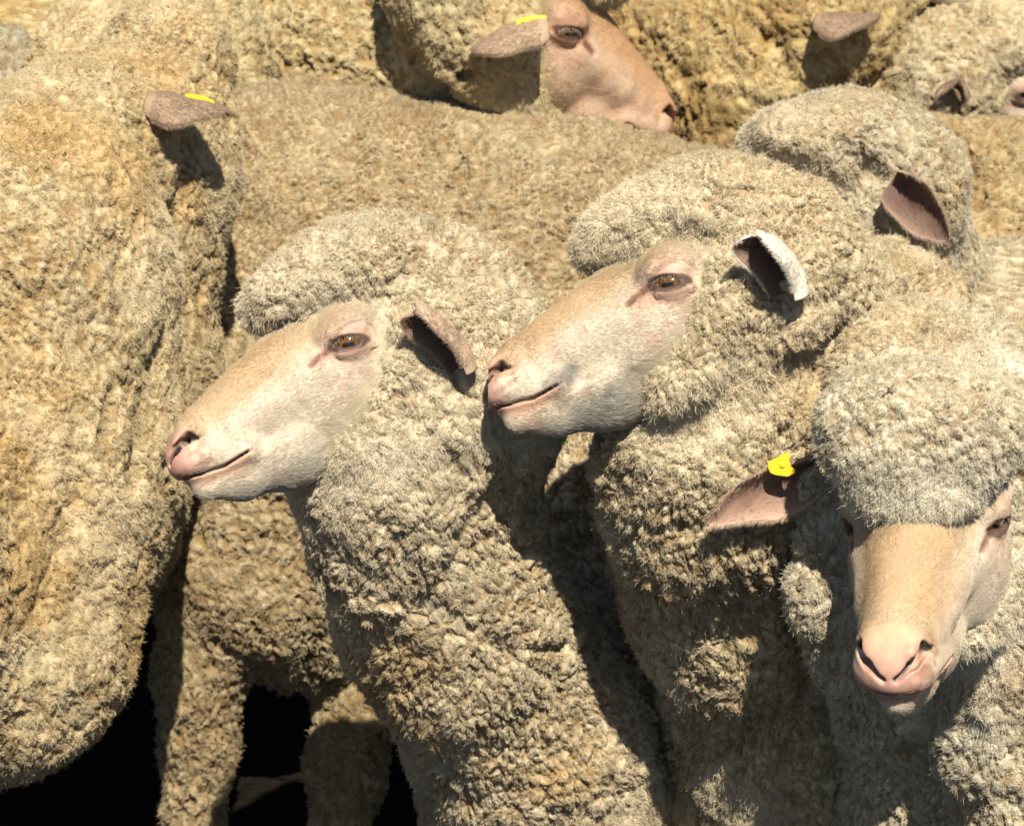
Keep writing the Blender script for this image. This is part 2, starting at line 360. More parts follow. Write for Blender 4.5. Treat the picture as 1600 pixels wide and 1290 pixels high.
def ear_mesh(base, ax, op, L=.092, W=.024, phi=(2.5, 1.0), bend=(0, 0, 0), col=None, seed=0, thick=.0022, cup=0, dark=0):
    ax = np.array(ax); op = np.array(op); op = unit(op - ax * (op @ ax)); sd = np.cross(ax, op); bend = np.array(bend)
    nu, nv = 44, 33; u = np.linspace(0, 1, nu)[:, None]; v = np.linspace(-1, 1, nv)[None, :]
    wd = W * (np.sin(np.pi * np.clip(u * .93 + .07, 0, 1) ** .72) ** .62 + .22 * (1 - u)) * (1 - .06 * np.sin(v * 5 + u * 9))
    if cup: wd = W * (.74 + .34 * u) * np.sqrt(np.clip(1.02 - np.clip((u - .40) / .60, 0, 1) ** 2.6, .004, 1)) * np.ones_like(v)
    ph = phi[0] * (1 - u) ** 1.2 + phi[1] * (1 - (1 - u) ** 1.2)
    r = wd / ph; th = v * ph
    lv = (.92 + .10 * sstep(-.6, .9, v) + .02 * np.sin(v * 7 + seed)) * np.ones_like(u) if cup else np.ones((nu, nv))
    sp = np.array(base) + L * ((u * lv)[..., None] * ax + (u ** 2)[..., None] * bend)
    pos = sp + (r * np.sin(th))[..., None] * sd + (r * (1 - np.cos(th)))[..., None] * op
    q = pos.reshape(-1, 3); nz = fbm(q * 60, seed + 3, 2).reshape(nu, nv)
    du = np.gradient(pos, axis=0); dv = np.gradient(pos, axis=1); nn = unit(np.cross(du, dv))
    sgn = np.sign((nn * op).sum()); nn *= sgn
    pos = pos + nn * nz[..., None] * .0025
    tk = thick * (1 - .75 * np.abs(v) ** 4) * (1 - .5 * u)
    A = pos + nn * tk[..., None] * .5; Bm = pos - nn * tk[..., None] * .5     # A inside, B outside
    V = np.concatenate([A.reshape(-1, 3), Bm.reshape(-1, 3)]); ii = np.arange(nu * nv).reshape(nu, nv); jj = ii + nu * nv
    def qd(a, b, c, d): return np.stack([a, b, c, d], -1).reshape(-1, 4)
    f = [qd(ii[:-1, :-1], ii[1:, :-1], ii[1:, 1:], ii[:-1, 1:]), qd(jj[:-1, :-1], jj[:-1, 1:], jj[1:, 1:], jj[1:, :-1]),
         qd(ii[:-1, 0], jj[:-1, 0], jj[1:, 0], ii[1:, 0]), qd(ii[:-1, -1], ii[1:, -1], jj[1:, -1], jj[:-1, -1]),
         qd(ii[-1, :-1], jj[-1, :-1], jj[-1, 1:], ii[-1, 1:]), qd(ii[0, :-1], ii[0, 1:], jj[0, 1:], jj[0, :-1])]
    f = np.concatenate(f)
    if sgn < 0: f = f[:, ::-1]
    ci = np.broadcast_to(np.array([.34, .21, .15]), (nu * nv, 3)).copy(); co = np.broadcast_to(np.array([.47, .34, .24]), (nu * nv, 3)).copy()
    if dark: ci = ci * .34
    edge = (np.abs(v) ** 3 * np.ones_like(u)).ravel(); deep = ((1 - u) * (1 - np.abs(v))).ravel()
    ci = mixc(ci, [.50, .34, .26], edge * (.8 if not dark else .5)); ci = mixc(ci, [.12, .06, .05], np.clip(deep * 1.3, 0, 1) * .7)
    co = mixc(co, [.46, .33, .25], sstep(-.2, .5, nz.ravel()) * .4)
    if col is not None: co = mixc(co, col, np.full(len(co), .7))
    return V, f, np.concatenate([ci, co]), (pos, nn, co.reshape(nu, nv, 3), ci.reshape(nu, nv, 3))
def eyeball(H, y, parent, seed, spec_n=85, iris_gain=1.):
    c = eye_c(y); r = 14.2; nu, nv = 48, 40
    ER = eye_rot(y); fwd = unit(ER[:, 1] - ER[:, 2] * .12); xa = unit(ER[:, 0] - fwd * (ER[:, 0] @ fwd)); za = np.cross(fwd, xa)
    th = np.linspace(0, np.pi, nv)[:, None]; ph = np.linspace(0, 2 * np.pi, nu, endpoint=False)[None]
    bulge = 1 + .05 * np.exp(-(th / .55) ** 2)
    d = np.cos(th)[..., None] * fwd + (np.sin(th) * np.cos(ph))[..., None] * xa + (np.sin(th) * np.sin(ph))[..., None] * za
    V = (c + d * (r * bulge)[..., None]).reshape(-1, 3)
    a = (np.sin(th) * np.cos(ph)).ravel(); b2 = (np.sin(th) * np.sin(ph)).ravel(); rr = np.arccos(np.clip(np.cos(th) * np.ones_like(ph), -1, 1)).ravel()
    col = np.tile(np.array([.10, .065, .05]), (len(a), 1))
    iris = sstep(.80, .74, rr); streak = fbm(np.stack([np.arctan2(b2, a) * 6, rr * 3, 0 * a], 1), seed, 2)
    col = mixc(col, np.array([.20, .085, .018]) * iris_gain, iris); col = mixc(col, np.array([.09, .035, .01]) * iris_gain, iris * sstep(-.2, .5, streak) * .7); col = mixc(col, [.10, .04, .012], sstep(.62, .78, rr) * iris)  # plain iris colour, multiplied up for the amber-eyed sheep
    pup = sstep(.0, .05, .40 - np.abs(a)) * sstep(.0, .05, .15 - np.abs(b2)) * (rr < 1.2); col = mixc(col, [.004, .004, .006], pup)
    ii = np.arange(nu * nv).reshape(nv, nu); jj = np.roll(ii, -1, 1)
    f = np.stack([ii[:-1], ii[1:], jj[1:], jj[:-1]], -1).reshape(-1, 4)
    Vw = (V * H.sc) @ H.R.T + H.t
    o = mesh_obj("eye", Vw, f, M_EYE, parent, col)
    # lashes rooted in the upper lid
    rng = np.random.default_rng(seed + 4); n = spec_n; s = rng.uniform(-1, 1, n)
    s_ = s[:, None]; e1, e2, e3 = ER.T
    root = c + unit(e1 * s_ * 14.5 + e3 * 6.4 * np.sqrt(np.maximum(1 - s_ ** 2, 0)) + e2 * 12.8) * (16.2 + rng.normal(0, .4, (n, 1)))
    k = 6; t = np.linspace(0, 1, k)[None, :, None]; ln = rng.uniform(4, 7.5, n)[:, None, None]
    dr = unit(e1 * s_ * .35 + e2 * .8 - e3 * .62 + rng.normal(0, .14, (n, 3)))[:, None, :]
    pts = root[:, None] + dr * t * ln - e3 * .22 * t * t * ln
    pts = (pts * H.sc) @ H.R.T + H.t
    rad = np.broadcast_to((.0002 * (1 - t[..., 0] * .8)), (n, k))
    lc = np.tile([.42, .34, .24], (n, 1)) * rng.uniform(.5, 1.1, (n, 1))
    strands("eyelashes", pts, rad, lc, M_FIB, o)
    return o

# ------------------------------------------------------------------ wool
def wool_detail(V, N, spec):
    """clumped locks in three sizes with thin cracks between; returns displacement, lock-centre offset and masks"""
    s = spec['lock']; seed = spec['seed']; st = np.array(spec.get('stretch', (1, 1, .75)))
    wv = vnoise3(V / (s * 6.), seed + 91) * 1.5 + vnoise3(V / (s * 2.4), seed + 11) * .75 + vnoise3(V / (s * .8), seed + 23) * .3
    q0 = V / (s * 2.7) * st + wv * .8; E1, E2, _, ID0 = worley(q0, seed + 40)
    q = V / s * st + wv; F1, F2, C, ID = worley(q, seed)
    sz = sstep(-.10, .16, fbm(V / .075, seed + 90, 3)); qb = V / (s * 1.65) * st + wv * .8; B1, B2, CB, IDB = worley(qb, seed + 17)
    off = (C - q) * s / st; offb = (CB - qb) * s * 1.65 / st; off = off * (1 - sz)[:, None] + offb * sz[:, None]
    ID = np.where(sz > .5, IDB, ID)
    q2 = V / (s * .45) * st + wv * 1.5; G1, G2, _, ID2 = worley(q2, seed + 5)
    big = fbm(V / .07, seed + 3, 3); mid = fbm(V / .022, seed + 8, 2)
    where = sstep(-.45, .45, fbm(V / .05, seed + 60, 2) + spec.get('cracked', 0))       # some parts are closed, others open up
    c0 = sstep(0, .16, E2 - E1); crack = sstep(0, .30, F2 - F1) * (1 - sz) + sstep(0, .20, B2 - B1) * sz; F1 = F1 * (1 - sz) + B1 * 1.25 * sz; cr2 = sstep(0, .45, G2 - G1)
    hgt = (ID & np.uint32(255)).astype(f32) / 255; h0 = (ID0 & np.uint32(255)).astype(f32) / 255; h2 = (ID2 & np.uint32(255)).astype(f32) / 255
    amp = spec.get('amp', 1.)
    q9 = V / (s * 5.5) * np.array([1.25, 1.25, .55]) + wv * .45; X1, X2, _, _ = worley(q9, seed + 70)
    split = (1 - sstep(0, .055, X2 - X1)) * sstep(.0, .35, fbm(V / .08, seed + 71, 2) + .05)
    disp = s * amp * ((.75 * (c0 - 1)) * where + .55 * (crack - 1) * (.55 + .45 * where) + .17 * (cr2 - 1) + .20 * (hgt - .5) + .30 * (h0 - .5) + .10 * (h2 - .5) - .34 * F1 * F1 - .9 * split) + big * .010 + mid * .0035
    off = off - (off * N).sum(1, keepdims=True) * N
    return disp, off, np.minimum(np.minimum(crack, 1 - split), 1 - (1 - c0) * where), cr2, ID, big, mid
def wool_colour(V, crack, cr2, ID, big, mid, spec):
    base = np.array(spec['col']); tip = np.array(spec.get('tip', base * np.array([.95, .94, .94]))); seed = spec['seed']
    rnd = ((ID >> np.uint32(9)) & np.uint32(255)).astype(f32) / 255
    st = fbm(V / .045, seed + 51, 3); c = np.tile(base, (len(V), 1))
    c = mixc(c, tip, sstep(-.5, .5, st + (rnd - .5) * .7))
    c = mixc(c, spec.get('stain', base * [.92, .74, .50]), sstep(.05, .7, fbm(V / .11, seed + 77, 3) + .15 * big + spec.get('stained', 0)) * .7)
    c = c * (.74 + .32 * rnd + .10 * mid)[:, None]
    c = mixc(c, base * [.46, .34, .22], (1 - crack) * .82 + (1 - cr2) * .16)    # browner and darker deep between the locks
    return np.clip(c * [.765, .757, .735], .02, .9)

ALL = []
def softness(V, spec, H):
    sm = sstep(.12, .55, fbm(V / .10, spec['seed'] + 95, 3)) * .42
    if H is not None:
        L = H.l(V); a_ = np.exp(-np.maximum(ell((-5, 0, 50), (70, 66, 50))(L), 0) / 18) * spec.get('crown_smooth', .6)
        b_ = np.exp(-np.maximum(ell((10, 0, -95), (60, 50, 34))(L), 0) / 22) * .65
        c_ = np.exp(-np.maximum(ell((-55, 0, -45), (70, 88, 75))(L), 0) / 22) * .25
        sm = np.maximum(np.maximum(np.maximum(sm, a_), b_), c_)
    return sm
def px_in(X, m=60):
    x, y, z = project(X); return (x > -m) & (x < 1600 + m) & (y > -m) & (y < 1290 + m) & (z > 0)
def sheep(spec):
    global EYE_FWD, CHEEK
    seed = spec['seed']; t0 = time.time(); EYE_FWD = spec.get('eye_fwd', 20.); CHEEK = spec.get('cheek', 0.)
    base = spec['base']; root = bpy.data.objects.new("sheep", None); SC.collection.objects.link(root)
    root.location = (base[0], base[1], 0); root.empty_display_size = .2
    root["label"] = spec['label']; root["category"] = "sheep"; root["group"] = "sheep crowded together in the flock"
    H = spec.get('head'); F = Field()
    for ch in spec['wool']: F.chain(ch, .05)
    for f, k in spec.get('wool_extra', []): F.u(f, k)
    # legs
    for lg in spec['legs']: F.chain(lg['wool'], .03)
    if H is not None:
        for y in (1, -1):
            F.u(H.f(ell((-60, 34 * y, -40), (60, 44, 64))), .02); F.u(H.f(ell((0, 26 * y, -74), (60, 30, 34))), .02)
            F.u(H.f(cone((-18, 46 * y, -48), (30, 30 * y, -74), 20, 16)), .02)
        cz = spec.get('capz', 10); F.u(H.f(ell((6, 0, 58 + cz * .7), (53, 54, 33))), .018); F.u(H.f(ell((-52, 0, 38 + cz), (74, 72, 55))), .02); F.u(H.f(ell((-110, 0, -10), (60, 72, 72))), .03)
        for f, k in spec.get('cap', []): F.u(H.f(f), k)
        for y in (1, -1):
            F.s(H.f(ell((14, 68 * y, -2), (29, 36, 23))), .010); F.s(H.f(cone((22, 62 * y, -18), (92, 48 * y, -44), 24, 34)), .012)
            F.s(H.f(ell(*spec.get('bald', ((2, 70, 20), (20, 26, 18)))) if y == 1 else ell((2, -70, 20), (20, 26, 18))), .012)
        F.s(H.f(cone((112, 0, -30), (190, 0, -30), 52, 50)), .012)
    for c in spec.get('carve', []): F.s(*c)
    for pl in spec.get('grooves', []):
        pts, r = pl[:-1], pl[-1]; w3 = [trace(F, *p) for p in pts]
        w3 = [p for p in w3 if p is not None]
        cs = [(a, b) for a, b in zip(w3[:-1], w3[1:]) if np.linalg.norm(a - b) < .15]
        for a, b in cs: F.s(cone(a, b, r, r), r * 2.2)
    for e in spec.get('ears', []):
        if e.get('hollow'):
            tp = trace(F, e['at'][0], e['at'][1]); e['base'] = tp - FW * e['at'][2]; e.pop('at'); F.s(ell(tp, (.021, .021, .021)), .012)
    lo, hi = np.array(spec['lo']), np.array(spec['hi'])
    fz = spec['fine']                                           # fine zone: (lo, hi, h)
    ax = [axis(lo[k], hi[k], [(fz[0][k], fz[1][k], fz[2])], spec.get('coarse', .012)) for k in range(3)]
    V, Q = nets(F, *ax); N = vnormals(V, Q)
    disp, off, crack, cr2, ID, big, mid = wool_detail(V, N, spec)
    sm = softness(V, spec, H)                                  # soft, open wool: crown, throat and scattered patches
    disp = disp * (1 - sm) + sm * (big * .008 + mid * .003 + .0010)
    V2 = V + N * disp[:, None]; N2 = vnormals(V2, Q)
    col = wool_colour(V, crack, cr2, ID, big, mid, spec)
    if H is not None: col = mixc(col, np.array(spec['col']) * [1.0, 1.01, 1.09], np.clip(sm * .9, 0, 1))
    # body: skin beneath the wool, face and legs
    Bd = Field()
    for ch in spec['wool']: Bd.chain([(p, max(r - .035, r * .6)) for p, r in ch], .05)
    for lg in spec['legs']: Bd.chain(lg['skin'], .01)
    if H is not None:
        Bd.u(cone(H.w((-60, 0, -15)), spec['wool'][0][0][0], .05, .05), .03); head_field(Bd, H)
        hl = np.array([H.w((a, b_, c)) for a in (-60, 190) for b_ in (-64, 64) for c in (-90, 62)]); a0, a1 = hl.min(0), hl.max(0)
        hz = [(a0[k], a1[k], spec.get('face_h', .0013)) for k in range(3)]
    else: hz = [(0, 0, .02)] * 3
    ax = [axis(lo[k], hi[k], [hz[k]] if H is not None else [], .016) for k in range(3)]
    BV, BQ = nets(Bd, *ax)
    BN = vnormals(BV, BQ)
    if H is not None:                                           # creases and veins of the face
        L = H.l(BV); nr_ = (L[:, 0] > -60) & (np.abs(L[:, 1]) < 80) & (np.abs(L[:, 2]) < 95); Ln = L[nr_]
        e_ = np.hypot(Ln[:, 0] - 3, Ln[:, 2]); m_ = fbm(Ln / np.array([5., 16, 16]) + vnoise3(Ln / 20, seed) * .8, seed + 33, 2) * sstep(100, 125, Ln[:, 0]) * sstep(168, 150, Ln[:, 0]) * sstep(-15, 0, Ln[:, 2])
        m2_ = -(1 - sstep(0, .16, np.abs(fbm(Ln / 26., seed + 35, 2)))) * sstep(120, 80, Ln[:, 0]) * (np.abs(Ln[:, 1]) > 25)
        m3_ = -(1 - sstep(0, .22, np.abs(np.sin((e_ + 2 * fbm(Ln / 12., seed + 36, 1)) / 2.1)))) * sstep(32, 24, e_) * sstep(15, 19, e_)
        BV[nr_] += BN[nr_] * ((m_ * .55 - m2_ * .35 + m3_ * .5 + fbm(Ln / 9., seed + 37, 3) * .35)[:, None] * .001)
    bcol = np.tile(np.array([.62, .48, .36]), (len(BV), 1)); wet = np.zeros(len(BV))
    if H is not None:
        L = H.l(BV); near = (L[:, 0] > -90) & (np.abs(L[:, 1]) < 90) & (np.abs(L[:, 2] + 15) < 110)
        hc, hw = head_colour(L[near], None, seed, spec.get('patch', [])); bcol[near] = hc * .84 * np.array(spec.get('tint', (1, 1, 1))); wet[near] = hw
    hoof = BV[:, 2] < .045; bcol[hoof] = [.06, .05, .045]
    vs, fs, cs, ws = [BV], [BQ], [bcol], [wet]; nv = len(BV); ears = []
    for e in spec.get('ears', []):
        e = dict(e)
        if 'at' in e:
            px_, py_, lift = e.pop('at'); tp = trace(F, px_, py_)
            e['base'] = (tp if tp is not None else P(px_, py_, 3.0)) - FW * lift
        spec['ear_base'] = e['base']
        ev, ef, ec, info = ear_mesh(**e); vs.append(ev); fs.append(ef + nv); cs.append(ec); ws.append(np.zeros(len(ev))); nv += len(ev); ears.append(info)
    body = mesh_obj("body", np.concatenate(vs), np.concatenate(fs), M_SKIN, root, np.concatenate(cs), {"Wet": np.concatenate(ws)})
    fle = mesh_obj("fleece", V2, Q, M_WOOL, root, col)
    if H is not None:
        for y in spec.get('eyes', (1, -1)): eyeball(H, y, root, seed, 30 if spec['name'] == 'D' else 110 if spec['name'] == 'C' else 85, 2.4 if spec.get('amber') else 1.)
    ALL.append(dict(spec=spec, V=V2, Q=Q, N=N2, N0=N, off=off, col=col, ID=ID, crack=crack, fleece=fle, root=root, H=H, BV=BV, BQ=BQ, bcol=bcol, F=F, body=body, ears=ears))
    print("sheep", seed, len(V), len(BV), round(time.time() - t0, 1), "s")
    return root
def rotz(a): return np.array([[math.cos(a), -math.sin(a), 0], [math.sin(a), math.cos(a), 0], [0, 0, 1]])

def leg(x, y, top=.45, r=.06, wz=.22, k=0, lean=0.0):
    t = np.array([x, y, top]); m = np.array([x + lean * .4, y, .28]); kn = np.array([x + lean * .6, y, wz]); f = np.array([x + lean, y, .045])
    return dict(wool=[(t, r), (m, r * .8), (kn, .033)], skin=[(t, r * .6), (m, .032), (kn, .021), (f + [0, 0, .07], .015), (f + [0, 0, .03], .019), (f + [0, 0, -.02], .024)])
def legs4(sx, sy, rx, ry, w=.11, top=.45):
    d = np.array([rx - sx, ry - sy]); d = d / np.linalg.norm(d); n = np.array([-d[1], d[0]]) * w
    return [leg(sx + n[0], sy + n[1], top), leg(sx - n[0], sy - n[1], top), leg(rx + n[0], ry + n[1], top), leg(rx - n[0], ry - n[1], top)]

# ------------------------------------------------------------------ the flock
HA = Head([[-0.816, 0.266, -0.513], [-0.482, -0.803, 0.351], [-0.318, 0.534, 0.784]], [-0.1482, 2.4072, 0.8605], 1.003)
HB = Head([[-0.911, -0.03, -0.411], [-0.214, -0.818, 0.534], [-0.352, 0.575, 0.739]], [0.1331, 2.3675, 0.9289], 1.004)
HD = Head([[-0.252, 0.952, -0.173], [-0.953, -0.276, -0.129], [-0.17, 0.132, 0.977]], [0.3374, 2.2394, 0.7876], 1.12)
HC = Head([[0.742, -0.392, 0.545], [0.229, 0.911, 0.344], [-0.631, -0.131, 0.765]], [0.0339, 3.4145, 0.8324], 1.22)
def mkhead(xd, up, eye_px, eye_local, sc=1.0):
    x = unit(np.array(xd, float)); y = unit(np.cross(np.array(up, float), x)); z = np.cross(x, y); R = np.stack([x, y, z], 1)
    return Head(R, P(*eye_px) - R @ (np.array(eye_local) * .001 * sc), sc)
W_A = (.87, .76, .545); W_Y = (.89, .75, .48); W_W = (.93, .855, .655)
H_E = mkhead((-.95, .05, -.3), (-.25, .1, 1), (1262, 330, 2.97), (0, 58, 0))
H_G = mkhead((.9, .1, -.35), (.3, 0, 1), (1600, 150, 3.66), (0, -58, 0))
H_F = mkhead((.85, .1, -.45), (.3, -.1, 1), (1450, -90, 3.66), (0, -58, 0))
H_L = mkhead((.45, .85, -.25), (0, .25, 1), (205, 110, 3.20), (0, 0, 20))

